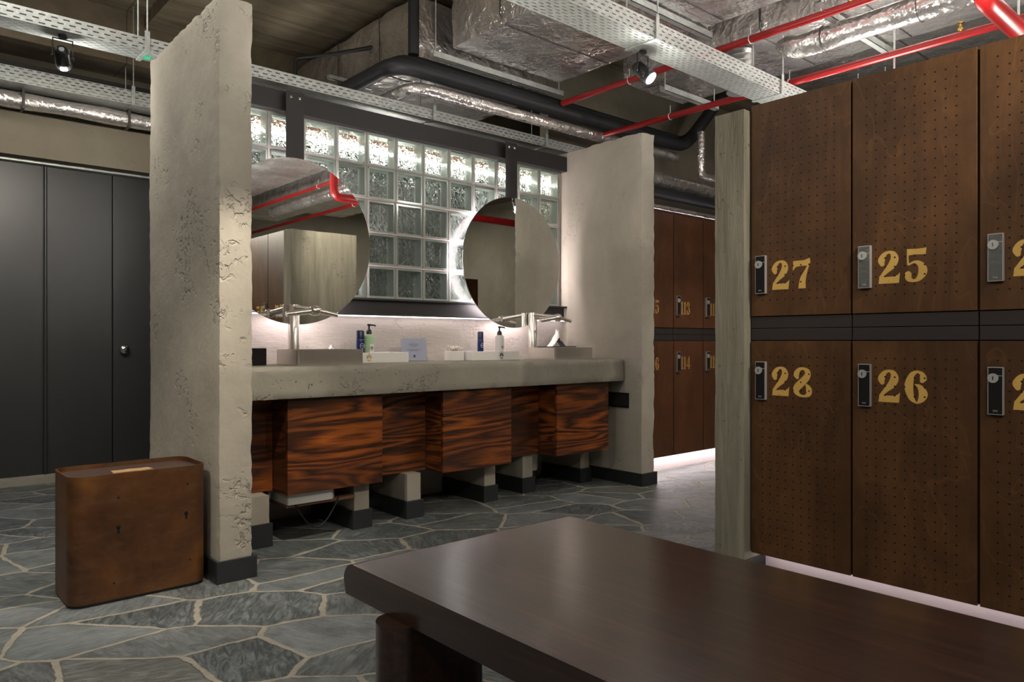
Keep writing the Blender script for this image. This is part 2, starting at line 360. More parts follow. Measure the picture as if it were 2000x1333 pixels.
# ------------------------------------------------------------------ mesh helpers
class MB:
    def __init__(s): s.v = []; s.f = []; s.m = []; s.sm = []
    def add(s, vs, fs, mi=0, smooth=False):
        n = len(s.v); s.v += [tuple(p) for p in vs]
        for f in fs: s.f.append([i+n for i in f]); s.m.append(mi); s.sm.append(smooth)
        return s
    def box(s, x0, x1, y0, y1, z0, z1, mi=0):
        vs = [(x, y, z) for z in (z0, z1) for y in (y0, y1) for x in (x0, x1)]
        return s.add(vs, [(0, 2, 3, 1), (4, 5, 7, 6), (0, 1, 5, 4), (2, 6, 7, 3), (0, 4, 6, 2), (1, 3, 7, 5)], mi)
    def prism(s, poly, axis, a, b, mi=0, smooth=False):
        # poly in the two other axes, extruded along axis between a and b
        def P(p, t):
            return (t, p[0], p[1]) if axis == 0 else (p[0], t, p[1]) if axis == 1 else (p[0], p[1], t)
        n = len(poly)
        vs = [P(p, a) for p in poly]+[P(p, b) for p in poly]
        s.add(vs, [list(range(n))[::-1], list(range(n, 2*n))], mi)
        return s.add(vs, [(i, (i+1) % n, n+(i+1) % n, n+i) for i in range(n)], mi, smooth)
    def tube(s, pts, r, n=14, mi=0, caps=True):
        pts = [Vector(p) for p in pts]; rs = r if isinstance(r, (list, tuple)) else [r]*len(pts)
        rings = []; up = None
        for i, p in enumerate(pts):
            d = ((pts[i]-pts[i-1]).normalized() if i else Vector()) + ((pts[i+1]-pts[i]).normalized() if i < len(pts)-1 else Vector())
            d.normalize()
            if up is None:
                up = d.orthogonal().normalized()
            up = (up-d*up.dot(d)).normalized(); sd = d.cross(up)
            k = 1.0
            if 0 < i < len(pts)-1:
                c = (pts[i]-pts[i-1]).normalized().dot(d); k = 1/max(c, .5)
            rings.append([p+(up*math.cos(2*PI*j/n)+sd*math.sin(2*PI*j/n))*rs[i]*(k if False else 1) for j in range(n)])
        vs = [q for rg in rings for q in rg]
        fs = [(i*n+j, i*n+(j+1) % n, (i+1)*n+(j+1) % n, (i+1)*n+j) for i in range(len(rings)-1) for j in range(n)]
        s.add(vs, fs, mi, True)
        if caps: s.add(rings[0], [list(range(n))[::-1]], mi); s.add(rings[-1], [list(range(n))], mi)
        return s
    def lathe(s, prof, c=(0, 0, 0), n=28, mi=0, smooth=True):
        vs = [(c[0]+r*math.cos(2*PI*j/n), c[1]+r*math.sin(2*PI*j/n), c[2]+z) for r, z in prof for j in range(n)]
        fs = [(i*n+j, i*n+(j+1) % n, (i+1)*n+(j+1) % n, (i+1)*n+j) for i in range(len(prof)-1) for j in range(n)]
        s.add(vs, fs, mi, smooth)
        s.add(vs[:n], [list(range(n))[::-1]], mi); s.add(vs[-n:], [list(range(n))], mi)
        return s
    def xf(s, mat):
        s.v = [tuple(mat @ Vector(p)) for p in s.v]; return s
    def build(s, name, mats, parent=None, loc=None, bevel=0, seg=2, smooth_all=False):
        me = bpy.data.meshes.new(name); me.from_pydata(s.v, [], s.f)
        for m in (mats if isinstance(mats, (list, tuple)) else [mats]): me.materials.append(M[m] if isinstance(m, str) else m)
        for p, mi, sm in zip(me.polygons, s.m, s.sm): p.material_index = mi; p.use_smooth = sm or smooth_all
        bm = bmesh.new(); bm.from_mesh(me); bmesh.ops.recalc_face_normals(bm, faces=bm.faces); bm.to_mesh(me); bm.free()
        o = bpy.data.objects.new(name, me); COL.objects.link(o)
        if parent: o.parent = parent
        if loc: o.location = loc
        if bevel:
            b = o.modifiers.new('bevel', 'BEVEL'); b.width = bevel; b.segments = seg; b.limit_method = 'ANGLE'; b.angle_limit = .6
        return o
def tag(o, label, cat, group=None, kind=None):
    o['label'] = label; o['category'] = cat
    if group: o['group'] = group
    if kind: o['kind'] = kind
    return o
def struct(o): o['kind'] = 'structure'; return o
def empty(name, loc, label, cat, group=None, rz=0):
    o = bpy.data.objects.new(name, None); COL.objects.link(o); o.empty_display_size = .1
    o.location = loc; o.rotation_euler.z = rz
    return tag(o, label, cat, group)
def copy_tree(o, parent=None):
    c = o.copy(); COL.objects.link(c)
    if parent: c.parent = parent
    for ch in list(o.children): copy_tree(ch, c)
    return c
def arc(pts, r=.1, n=6):
    """round the corners of a polyline"""
    pts = [Vector(p) for p in pts]; out = [pts[0]]
    for i in range(1, len(pts)-1):
        a = (pts[i-1]-pts[i]).normalized(); b = (pts[i+1]-pts[i]).normalized()
        p0 = pts[i]+a*r; p2 = pts[i]+b*r
        for k in range(n+1):
            t = k/n; out.append(p0*(1-t)**2+pts[i]*2*t*(1-t)+p2*t*t)
    return out+[pts[-1]]
def rough_box(name, x0, x1, y0, y1, z0, z1, mat, seg=.035, amp=.003, edge=.007, parent=None, topamp=0):
    bm = bmesh.new()
    nx, ny, nz = [max(1, int(round(d/seg))) for d in (x1-x0, y1-y0, z1-z0)]
    def face(o, a, b, na, nb):
        g = [[bm.verts.new(o+a*(i/na)+b*(j/nb)) for j in range(nb+1)] for i in range(na+1)]
        for i in range(na):
            for j in range(nb): bm.faces.new((g[i][j], g[i+1][j], g[i+1][j+1], g[i][j+1]))
    X, Y, Z = Vector((x1-x0, 0, 0)), Vector((0, y1-y0, 0)), Vector((0, 0, z1-z0)); o = Vector((x0, y0, z0))
    face(o, X, Y, nx, ny); face(o+Z, X, Y, nx, ny); face(o, X, Z, nx, nz); face(o+Y, X, Z, nx, nz); face(o, Y, Z, ny, nz); face(o+X, Y, Z, ny, nz)
    bmesh.ops.remove_doubles(bm, verts=bm.verts, dist=1e-5)
    bmesh.ops.recalc_face_normals(bm, faces=bm.faces)
    ctr = Vector(((x0+x1)/2, (y0+y1)/2, (z0+z1)/2))
    for v in bm.verts:
        p = v.co.copy(); on = [abs(p.x-x0) < 1e-4 or abs(p.x-x1) < 1e-4, abs(p.y-y0) < 1e-4 or abs(p.y-y1) < 1e-4, abs(p.z-z0) < 1e-4 or abs(p.z-z1) < 1e-4]
        d = noise.noise_vector(p*3.1+Vector((x0*7, 0, 0)))*amp + noise.noise_vector(p*19)*amp*.35
        if sum(on) >= 2:
            inn = (ctr-p); inn = Vector([math.copysign(1, inn[i]) if on[i] else 0 for i in range(3)])
            d += inn*edge*(.35+.9*abs(noise.noise(p*16)))
        if p.z < z0+1e-4: d.z = 0
        if topamp and p.z > z1-1e-4: d.z += topamp*(noise.noise(p*4)+.4*noise.noise(p*13))
        v.co += d
    me = bpy.data.meshes.new(name); bm.to_mesh(me); bm.free(); me.materials.append(M[mat])
    for p in me.polygons: p.use_smooth = True
    me.set_sharp_from_angle(angle=math.radians(38))
    ob = bpy.data.objects.new(name, me); COL.objects.link(ob)
    if parent: ob.parent = parent
    return ob
def text_mesh(txt, size, ext=.0004):
    c = bpy.data.curves.new('t', 'FONT'); c.body = txt; c.size = size; c.extrude = ext; c.align_x = 'CENTER'; c.align_y = 'CENTER'
    o = bpy.data.objects.new('t', c); COL.objects.link(o)
    dg = bpy.context.evaluated_depsgraph_get(); me = bpy.data.meshes.new_from_object(o.evaluated_get(dg))
    bpy.data.objects.remove(o); return me

# ------------------------------------------------------------------ room shell
H = 3.4
struct(MB().box(-4.1, 8.7, -4.6, 6.4, -.1, 0).build('floor', 'slate'))
struct(MB().box(-4.1, 8.7, -4.6, 6.4, H, H+.1).build('ceiling', 'ceiling'))
struct(MB().box(-4.1, -4.0, -4.6, 6.4, 0, H).build('wall_left', 'wallc'))
struct(MB().box(8.5, 8.6, -4.6, 6.4, 0, H).build('wall_right', 'wallc'))
struct(MB().box(-4.0, 8.5, -4.6, -4.5, 0, H).build('wall_front', 'wallc'))
struct(MB().box(-4.0, 8.5, 6.24, 6.34, 0, H).build('wall_back', 'wallc'))
struct(MB().box(4.17, 8.5, 4.3, 4.4, 0, H).build('wall_alcove', 'wallc'))
struct(MB().box(-4.0, 8.5, 6.0, 6.24, 2.27, 2.56).build('trim_1', 'wallc'))       # concrete band over the black doors
struct(MB().box(-4.0, 8.5, 5.88, 6.24, 3.02, H).build('trim_2', 'ceiling'))
struct(MB().box(-4.0, 2.2, 6.12, 6.24, 2.255, 2.27).build('trim_3', 'galv'))
struct(MB().box(1.55, 1.85, -4.4, 5.88, 3.31, H).build('trim_4', 'ceiling'))
struct(MB().box(-4.0, 2.2, 6.05, 6.24, 0, .045).build('baseboard_back', 'leg'))

# black cupboard wall: panels and one knob
for i in range(5, 10):
    x0 = -2.524+.437*i
    r = empty('cupboard_door', (x0, 6.18, .045), 'tall black lacquered door panel far left, %s' %
        ('carrying the round chrome knob' if i == 9 else 'x'), 'cupboard door', 'tall black doors in the back wall')
    labs = {9: 'black cupboard door with round chrome knob beside the pale pillar', 8: 'tall black cupboard door between the two visible seams',
            7: 'black cupboard door at the far left edge of the photo', 6: 'second black cupboard door beyond the left photo edge', 5: 'third black cupboard door beyond the left photo edge'}
    r['label'] = labs[i]
    MB().box(.003, .434, 0, .03, 0, 2.208).build('panel', 'blackdoor', r, bevel=.003)
    if i == 9:
        k = MB().lathe([(.012, 0), (.012, .02), (.030, .024), (.034, .034), (.030, .046), (.012, .05)]).xf(Matrix.Rotation(PI/2, 4, 'X')).build('knob', 'chrome', r)
        k.location = (.075, 0, .89)
    if i == 8:
        MB().tube([(.0, -.018, .01), (.0, -.018, 2.2)], .012, 10).build('edge_pull', 'blackdoor', r)

# ------------------------------------------------------------------ pillars
def skirt(mb, x0, x1, y0, y1, h, t=.012):
    mb.box(x0-t, x1+t, y0-t, y0, 0, h); mb.box(x0-t, x1+t, y1, y1+t, 0, h)
    mb.box(x0-t, x0, y0, y1, 0, h); mb.box(x1, x1+t, y0, y1, 0, h); return mb
def pillar(x0, x1, y0, y1, h, mat, label, sk, amp, name='concrete_pillar'):
    r = empty(name, ((x0+x1)/2, (y0+y1)/2, 0), label, 'pillar')
    b = rough_box('shaft', x0, x1, y0, y1, 0, h, mat, .028, amp, .010 if amp > .002 else .003, topamp=.015 if amp > .002 else .002)
    b.parent = r; b.location = (-(x0+x1)/2, -(y0+y1)/2, 0)
    if sk:
        s = skirt(MB(), x0, x1, y0, y1, sk).build('skirting', 'tile', r, bevel=.002); s.location = b.location
    return r
pillar(1.095, 1.240, 3.075, 4.07, 2.44, 'plaster', 'tall rough pale plastered pillar beside the rusty brown box', .092, .0035)
pillar(4.010, 4.155, 3.215, 4.07, 2.44, 'plaster_smooth', 'smooth pale plastered pillar at the right end of the washbasin counter', .088, .0025)
pillar(2.712, 3.34, 1.645, 1.785, 1.955, 'board', 'board-marked grey concrete slab ending the big locker row', .10, .0012, 'concrete_slab')
pillar(5.9, 6.6, -1.34, -1.2, 1.955, 'board', 'distant concrete slab seen only in the right mirror', .10, .0012, 'concrete_slab')

# ------------------------------------------------------------------ washbasin wall
struct(rough_box('wall_basin', 1.235, 4.015, 3.98, 4.07, 0, 1.16, 'wallplaster', .04, .003, .001))
# window of glass blocks
WX0, P, NX, NZ, WZ0, PZ = 1.279, .2077, 13, 5, 1.262, .2046
win = bpy.data.objects.new('window_1', None); COL.objects.link(win); struct(win); win.location = (WX0, 3.98, WZ0)
g = MB(); mo = MB()
for i in range(NX):
    for j in range(NZ):
        x0, x1, z0, z1 = i*P+.005, (i+1)*P-.005, j*PZ+.005, (j+1)*PZ-.005
        g.box(x0, x1, .002, .008, z0, z1, 0)
        g.box(x0+.006, x1-.006, .070, .077, z0+.006, z1-.006, 1)
        t = .012
        g.box(x0, x0+t, .008, .085, z0, z1, 2); g.box(x1-t, x1, .008, .085, z0, z1, 2)
        g.box(x0+t, x1-t, .008, .085, z0, z0+t, 2); g.box(x0+t, x1-t, .008, .085, z1-t, z1, 2)
for i in range(NX+1): mo.box(i*P-.005, i*P+.005, .006, .08, 0, NZ*PZ)
for j in range(NZ+1): mo.box(0, NX*P, .0055, .0795, j*PZ-.005, j*PZ+.005)
g.build('glass_blocks', ['glass_front', 'glass_back', 'glass_side'], win)
mo.build('mortar_joints', 'mortar', win)
# beam over and channel under
struct(MB().box(1.242, 4.008, 3.93, 4.06, 2.285, 2.395).build('trim_5', 'black', bevel=.002))
ch = MB().box(1.242, 4.008, 3.93, 4.06, 1.155, 1.165).box(1.242, 4.008, 3.93, 4.06, 1.25, 1.262).box(1.242, 4.008, 3.965, 3.975, 1.165, 1.25)
struct(ch.build('trim_6', 'black', bevel=.0015))
tag(MB().box(1.26, 3.99, 3.935, 3.95, 1.149, 1.1545).build('led_strip', 'led_pink'), 'pinkish white LED line under the dark channel over the counter', 'led strip')
# behind the blocks: board and led line
tag(MB().box(1.245, 4.44, 4.24, 4.26, 2.245, 2.395).box(1.245, 4.005, 4.061, 4.24, 2.375, 2.395).box(4.005, 4.44, 4.085, 4.24, 2.375, 2.395).build('wood_board', 'plyplain'), 'brown board behind the top row of glass blocks, plus added light-blocking lid', 'board')  # flat lid pieces are added to keep LED light off the tray above
tag(MB().box(1.3, 4.42, 4.215, 4.238, 2.235, 2.25).build('led_strip', 'led'), 'glowing white LED line behind the top row of glass blocks', 'led strip')
tag(MB().box(1.7, 4.15, 5.3, 5.32, .0, 2.43).build('shade_panel', plain('grey_backing', (.03, .03, .028), .6)), 'added dark sheet standing in for the unlit space behind the glass block window', 'panel')  # added sheet, its dark colour stands for the gloom behind the blocks

# counter
cx0, cx1, cy0 = 1.243, 4.003, 3.358
bm = MB()
r = rough_box('concrete_counter', cx0, cx1, cy0, 3.976, .722, .875, 'counter', .02, .0015, .012)
tag(r, 'thick cast concrete washbasin counter spanning between both pale pillars', 'counter')

# cabinets
def cabinet(x0, x1, label):
    o = empty('vanity_cabinet', ((x0+x1)/2, 3.40, .25), label, 'cabinet', 'rosewood cabinets under the counter')
    hw = (x1-x0)/2
    MB().box(-hw, -hw+.018, .02, .17, 0, .468).box(hw-.018, hw, .02, .17, 0, .468).box(-hw+.018, hw-.018, .02, .17, 0, .016).build('carcass', 'rosewood', o)
    MB().box(-hw, hw, 0, .019, 0, .468).build('front_panel', 'rosewood', o, bevel=.001)
    return o
cabinet(1.54, 2.069, 'left projecting rosewood cabinet, above the white pipe box')
cabinet(2.465, 2.98, 'middle projecting rosewood cabinet under the counter')
cabinet(3.373, 3.876, 'rightmost projecting rosewood cabinet, next to the black socket')
def recess(x0, x1, label):
    tag(MB().box(x0, x1, 3.572, 3.588, .25, .718).build('recessed_panel', 'rosewood'), label, 'cabinet panel', 'set-back rosewood panels under the counter')
recess(1.25, 1.538, 'set-back rosewood panel next to the left pillar')
recess(2.071, 2.463, 'set-back rosewood panel between left and middle cabinets')
recess(2.982, 3.371, 'set-back rosewood panel between middle and right cabinets')
for (x0, x1, y0, lab) in [(1.39, 1.482, 3.478, 'pale counter support beside the left pillar'), (1.95, 2.042, 3.49, 'pale counter support below right end of left cabinet'),
        (2.29, 2.382, 3.50, 'pale counter support below the left set-back panel'), (2.885, 2.975, 3.545, 'pale counter support below right end of middle cabinet'),
        (3.245, 3.335, 3.59, 'pale counter support below right set-back panel, left of the white bin'), (3.795, 3.885, 3.59, 'pale counter support below rightmost cabinet')]:
    o = empty('counter_support', ((x0+x1)/2, y0, 0), lab, 'support', 'plastered supports under the counter')
    hw = (x1-x0)/2
    yb = 3.972-y0
    rough_box('block', -hw, hw, 0, yb, 0, .249 if y0 < 3.58 else .249, 'leg', .04, .001, .002, parent=o)
    skirt(MB(), -hw, hw, 0, yb-.013, .10 if x0 > 1.5 else .115).build('skirting', 'tile', o, bevel=.0015)
# things under the counter
tag(MB().box(1.56, 1.94, 3.46, 3.9, .175, .19).build('shelf_board', 'shelfwood'), 'loose brown board hanging under the left cabinet', 'board')
tag(MB().prism([(1.56+.0, 3.44), (1.80, 3.44), (1.84, 3.5), (1.84, 3.7), (1.56, 3.7)], 2, .192, .246).build('pipe_box', 'white', bevel=.01), 'white plastic pipe box on the board under the left cabinet', 'box')
tag(MB().lathe([(.055, .1), (.058, .12), (.058, .34), (.05, .36)], (3.50, 3.80, 0)).lathe([(.05, .0), (.05, .1)], (3.50, 3.80, 0), mi=1).build('waste_canister', ['white', 'black']), 'white cylinder between right supports, its black lower part painted shadow', 'canister')  # black lower part stands in for the shadow hiding the foot
tag(MB().tube([(1.60, 3.45, .20)]+[(1.60+.24*t, 3.45, .19-.13*math.sin(PI*t)) for t in [i/12 for i in range(1, 12)]]+[(1.84, 3.45, .2)], .004, 8).build('cable_loop', 'blackplastic'), 'thin black cable loop drooping under the left cabinet', 'cable')
# dark lining behind the cabinets
# socket
so = empty('wall_socket', (4.008, 3.42, .585), 'black double socket plate on the pillar below the counter', 'socket')
MB().box(-.010, 0, -.095, .095, -.052, .052).build('plate', 'blackplastic', so, bevel=.003)
MB().box(-.013, -.009, -.085, -.005, -.04, .04).box(-.013, -.009, .005, .085, -.04, .04).build('socket_insert', 'black', so, bevel=.002)
for yy in (-.06, -.045, -.03):
    MB().box(-.0145, -.0125, yy, yy+.003, -.012, .012).build('contact', 'chrome', so)

# mirrors
def mirror(cx, cz, R, label, yaw=0):
    o = empty('round_mirror', (cx, 3.86, cz), label, 'mirror', 'round mirrors above the basins'); o.rotation_euler.z = yaw
    rot = Matrix.Rotation(PI/2, 4, 'X')
    MB().lathe([(R-.001, -.006), (R, -.004), (R, 0), (R-.001, .002)], n=96).xf(rot).build('mirror_glass', 'mirror', o)
    MB().lathe([(R*.93, -.02), (R*.93, -.007)], n=64).xf(rot).build('backing_disc', 'black', o)
    n = 64; mb = MB(); R0 = R*.76
    vs = []; fs = []
    for j in range(n):
        a = 2*PI*j/n
        for rr, yy in ((R0, .0205), (R0+.05, .0205), (R0+.05, .046), (R0, .046)): vs.append((rr*math.cos(a), yy, rr*math.sin(a)))
    for j in range(n):
        k = (j+1) % n
        for q in range(4): fs.append((j*4+q, k*4+q, k*4+(q+1) % 4, j*4+(q+1) % 4))
    mb.add(vs, fs).build('led_ring', 'led_mirror', o)
    top = 2.39-cz
    MB().box(-.053, .053, .021, .027, R*.5, top).build('hanging_strap', 'black', o, bevel=.001)
    for bx in (-.025, .025):
        MB().lathe([(.009, 0), (.009, .006), (.005, .01)]).xf(Matrix.Translation((bx, .021, top-.035)) @ rot).build('bolt', 'chrome', o)
    return o
mirror(1.802, 1.553, .462, 'large round frameless mirror over the left basin')
mirror(3.405, 1.546, .455, 'large round frameless mirror over the right basin', math.radians(.8))

# basins and taps
def basin(x0, label):
    w, d, h, t = .376, .278, .080, .008
    o = empty('washbasin', (x0+w/2, 3.505, .8755), label, 'washbasin', 'steel basins on the counter')
    def rr(w, d, r, n=6):
        out = []
        for cx, cy, a0 in ((w/2-r, r, -90), (w/2-r, d-r, 0), (-w/2+r, d-r, 90), (-w/2+r, r, 180)):
            for k in range(n+1):
                a = math.radians(a0+90*k/n); out.append((cx+r*math.cos(a), cy+r*math.sin(a)))
        return out
    A = rr(w, d, .02); B = [((x)*(1-2*t/w), t+(y)*(1-2*t/d)) for x, y in A]; n = len(A)
    m = MB()
    vs = [(x, y, 0) for x, y in A]+[(x, y, h) for x, y in A]+[(x, y, h) for x, y in B]+[(x, y, .012) for x, y in B]
    fs = []
    for k in range(3):
        for i in range(n): fs.append((k*n+i, k*n+(i+1) % n, (k+1)*n+(i+1) % n, (k+1)*n+i))
    fs += [list(range(n))[::-1], list(range(3*n, 4*n))]
    m.add(vs, fs).build('bowl', 'steel', o)
    MB().lathe([(.028, .0125), (.03, .015), (.02, .017)], (0, d/2, 0)).build('drain', 'chrome', o)
    return o
basin(1.645, 'low rectangular stainless steel basin on left half of counter')
basin(3.462, 'low rectangular stainless steel basin at right end of counter')
def tap(x, label):
    o = empty('basin_tap', (x, 3.822, .8755), label, 'tap', 'hand-dryer taps behind the basins')
    MB().lathe([(.031, 0), (.031, .322), (.029, .325)]).build('stem', 'steel', o)
    MB().tube([(0, 0, .306), (0, -.09, .298), (0, -.245, .284)], [.0175, .0175, .0175]).build('spout', 'steel', o)
    MB().lathe([(.001, -.026), (.022, -.024), (.026, -.012), (.026, .012), (.022, .024), (.001, .026)], n=24).xf(Matrix.Translation((0, -.25, .283)) @ Matrix.Rotation(PI/2, 4, 'Y')).build('hub', 'steel', o)
    MB().tube([(.01, -.25, .283), (.13, -.245, .262)], [.013, .0115]).build('drying_arm', 'steel', o)
    MB().tube([(-.01, -.25, .283), (-.15, -.235, .262)], [.016, .0145]).build('drying_arm', 'steel', o)
    MB().lathe([(.0115, 0), (.008, -.001)], (0, -.235, .266)).build('water_outlet', 'black', o)
    return o
tap(1.767, 'brushed steel tap with drying arms over the left basin')
tap(3.552, 'brushed steel tap with drying arms over the right basin')

# counter accessories ------------------------------------------------
CT = .8755
def emblem(parent, x, y, z, s, mat):
    m = MB()
    for a in (-60, -30, 0, 30, 60):
        t = math.radians(a); L = s*(.55 if abs(a) == 60 else .75 if abs(a) == 30 else .9)
        d = Vector((math.sin(t), 0, math.cos(t))); nn = Vector((d.z, 0, -d.x))
        c = Vector((0, 0, -s*.25))
        m.add([c+d*.15*s, c+d*L*.55+nn*.11*s, c+d*L, c+d*L*.55-nn*.11*s], [(0, 1, 2, 3)])
    m.add([(-.4*s, 0, -.42*s), (.4*s, 0, -.42*s), (.3*s, 0, -.34*s), (-.3*s, 0, -.34*s)], [(0, 1, 2, 3)])
    m.add([(-.18*s, 0, -.58*s), (.18*s, 0, -.58*s), (.12*s, 0, -.48*s), (-.12*s, 0, -.48*s)], [(0, 1, 2, 3)])
    o = m.build('emblem', mat, parent); o.location = (x, y, z); return o
def amenity_tray(x0, x1, y0, label, em, ex):
    o = empty('amenity_tray', ((x0+x1)/2, y0, CT), label, 'tray', 'white trays on the counter'); hw = (x1-x0)/2; d, h, t = .2, .058, .008
    MB().box(-hw, hw, 0, d, 0, t).box(-hw, hw, 0, t, t, h).box(-hw, hw, d-t, d, t, h).box(-hw, -hw+t, t, d-t, t, h).box(hw-t, hw, t, d-t, t, h).build('tray_body', 'white', o, bevel=.0015)
    emblem(o, ex, -.0012, .031, .042, em); return o
amenity_tray(2.10, 2.425, 3.69, 'white tray with gold emblem right of the left basin', 'goldprint', -.135+.03)
amenity_tray(2.90, 3.30, 3.68, 'white tray with dark gold emblem left of the right basin', 'wire', .04)
def pump(x, y, z, label, liquid):
    o = empty('pump_bottle', (x, y, z), label, 'bottle', 'pump bottles in the trays')
    MB().lathe([(.027, 0), (.030, .004), (.030, .135), (.027, .15), (.014, .158)]).build('bottle_body', 'soap' if liquid else 'white', o)
    MB().lathe([(.0165, .155), (.0165, .172), (.012, .182), (.006, .186), (.005, .205), (.011, .207), (.010, .216)]).build('pump_head', 'blackplastic', o)
    MB().tube([(-.008, 0, .211), (.03, -.012, .209), (.036, -.014, .203)], [.006, .0045, .004], 10).build('nozzle', 'blackplastic', o)
    MB().box(-.013, .013, -.0315, -.0305, .03, .10).build('label_sheet', 'white', o)
    emblem(o, .0, -.033, .075, .022, 'wire')
    return o
pump(2.222, 3.80, CT+.008, 'pump bottle with pale green soap in the left tray', True)
pump(3.225, 3.80, CT+.008, 'white pump bottle at the right end of the right tray', False)
nivea = text_mesh('NIVEA', .011)
def deodorant(x, y, z, label, s=1):
    o = empty('lotion_bottle', (x, y, z), label, 'bottle', 'navy blue bottles in the trays')
    m = MB().lathe([(.022, 0), (.0245, .004), (.0245, .12), (.0235, .124)]); m.v = [(p[0]*s, p[1]*.8, p[2]) for p in m.v]
    m.build('bottle_body', 'blue', o)
    m = MB().lathe([(.0235, .1245), (.0235, .172), (.020, .178)]); m.v = [(p[0]*s, p[1]*.8, p[2]) for p in m.v]; m.build('cap', 'lid_blue', o)
    n = 24
    MB().add([(.015*math.cos(2*PI*k/n)*(1 if q else .85), -.0212, .088+.015*math.sin(2*PI*k/n)*(1 if q else .85)) for k in range(n) for q in (0, 1)],
             [(2*k, 2*k+1, (2*k+3) % (2*n), (2*k+2) % (2*n)) for k in range(n)]).build('logo_ring', 'white', o)
    t = bpy.data.objects.new('logo_text', nivea); COL.objects.link(t); t.parent = o; t.location = (0, -.022, .088); t.rotation_euler = (PI/2, 0, 0); t.scale = (.68, .68, 1)
    if not nivea.materials: nivea.materials.append(M['white'])
    MB().box(-.014, .006, -.0212, -.0206, .012, .045).build('label_patch', 'white', o)
    return o
deodorant(2.165, 3.80, CT+.008, 'navy blue lotion bottle in the left tray')
deodorant(3.06, 3.80, CT+.008, 'navy blue bottle standing in the right tray', .85)
# swab box with cotton swabs
sw = empty('swab_box', (2.90-.055, 3.80, CT), 'white box of cotton swabs at left of the right tray', 'box')
MB().box(-.045, .045, -.045, .045, 0, .06).build('box_body', 'white', sw, bevel=.002)
sb = MB(); tp = MB()
for k in range(26):
    x, y = random.uniform(-.036, .036), random.uniform(-.036, .036)
    q = (x+random.uniform(-.008, .008), y+random.uniform(-.008, .008), .085+random.uniform(-.008, .01))
    sb.tube([(x, y, .05), q], .0012, 6)
    tp.lathe([(.001, 0), (.003, .003), (.003, .011), (.001, .014)], (q[0], q[1], q[2]-.008), 8)
o = sb.build('swab_sticks', 'woodraw', sw); o['kind'] = 'stuff'
o = tp.build('swab_tips', 'paper', sw); o['kind'] = 'stuff'
# card holder
cd = empty('card_holder', (2.545, 3.80, CT), 'clear acrylic stand with printed white card, centre of the counter', 'sign')
rx = Matrix.Rotation(math.radians(-9), 4, 'X')
MB().box(-.096, .096, 0, .002, 0, .148).xf(rx).build('acrylic_sheet', 'acrylic', cd)
MB().box(-.096, .096, 0, .07, 0, .002).build('acrylic_foot', 'acrylic', cd)
MB().box(-.09, .09, .0028, .0036, .006, .142).xf(rx).build('card', plain('pale_card', (.66, .66, .74), .7), cd)
pr = MB()
for zz, hw in ((.108, .03), (.100, .035), (.092, .022), (.072, .052), (.0655, .03)):
    pr.box(-hw, hw, .0022, .0027, zz, zz+.0016)
pr.box(-.008, .008, .0022, .0027, .025, .030).box(-.006, .006, .0022, .0027, .031, .040)
pr.xf(rx).build('printing', 'wire', cd)
# crumpled tissue box builder
def tissue(parent, x, y, z, s, seed):
    random.seed(seed); n = 9; vs = []; fs = []
    for i in range(n):
        for j in range(n):
            u, v = i/(n-1)-.5, j/(n-1)-.5
            hh = (1-2*abs(u)**1.0)*(.6+.7*noise.noise(Vector((u*6, v*6, seed))))
            vs.append((x+u*s*.8*(1.1-hh*.6), y+v*s*.35, z+s*max(0, hh)*1.1*(1-abs(v)*.8)))
    for i in range(n-1):
        for j in range(n-1): fs.append((i*n+j, (i+1)*n+j, (i+1)*n+j+1, i*n+j+1))
    return MB().add(vs, fs, 0, True).build('tissue', 'paper', parent)
tb = empty('tissue_box', (3.905, 3.86, CT), 'black tissue box with white tissue beside the right pillar', 'tissue box')
tb.location = (3.86, 3.74, CT)
MB().box(-.13, .13, -.07, .07, 0, .075).box(-.135, .135, -.075, .075, .075, .085).build('box_body', 'blackplastic', tb, bevel=.002)
tissue(tb, 0.0, 0, .083, .17, 3)
tb.location = (3.86, 3.895, CT)
t2 = empty('tissue_box', (1.545, 3.62, CT), 'black box partly hidden behind the left pillar edge', 'tissue box')
t2.location = (1.50, 3.72, CT)
MB().box(-.12, .045, -.06, .06, 0, .088).build('box_body', 'blackplastic', t2, bevel=.003)
t3 = empty('tissue_holder', (2.03, 3.90, CT), 'white crumpled tissue behind the left basin', 'tissue')
MB().box(-.07, .07, -.05, .05, 0, .055).build('holder_body', 'white', t3, bevel=.002)
tissue(t3, 0, 0, .054, .075, 8); random.seed(5)

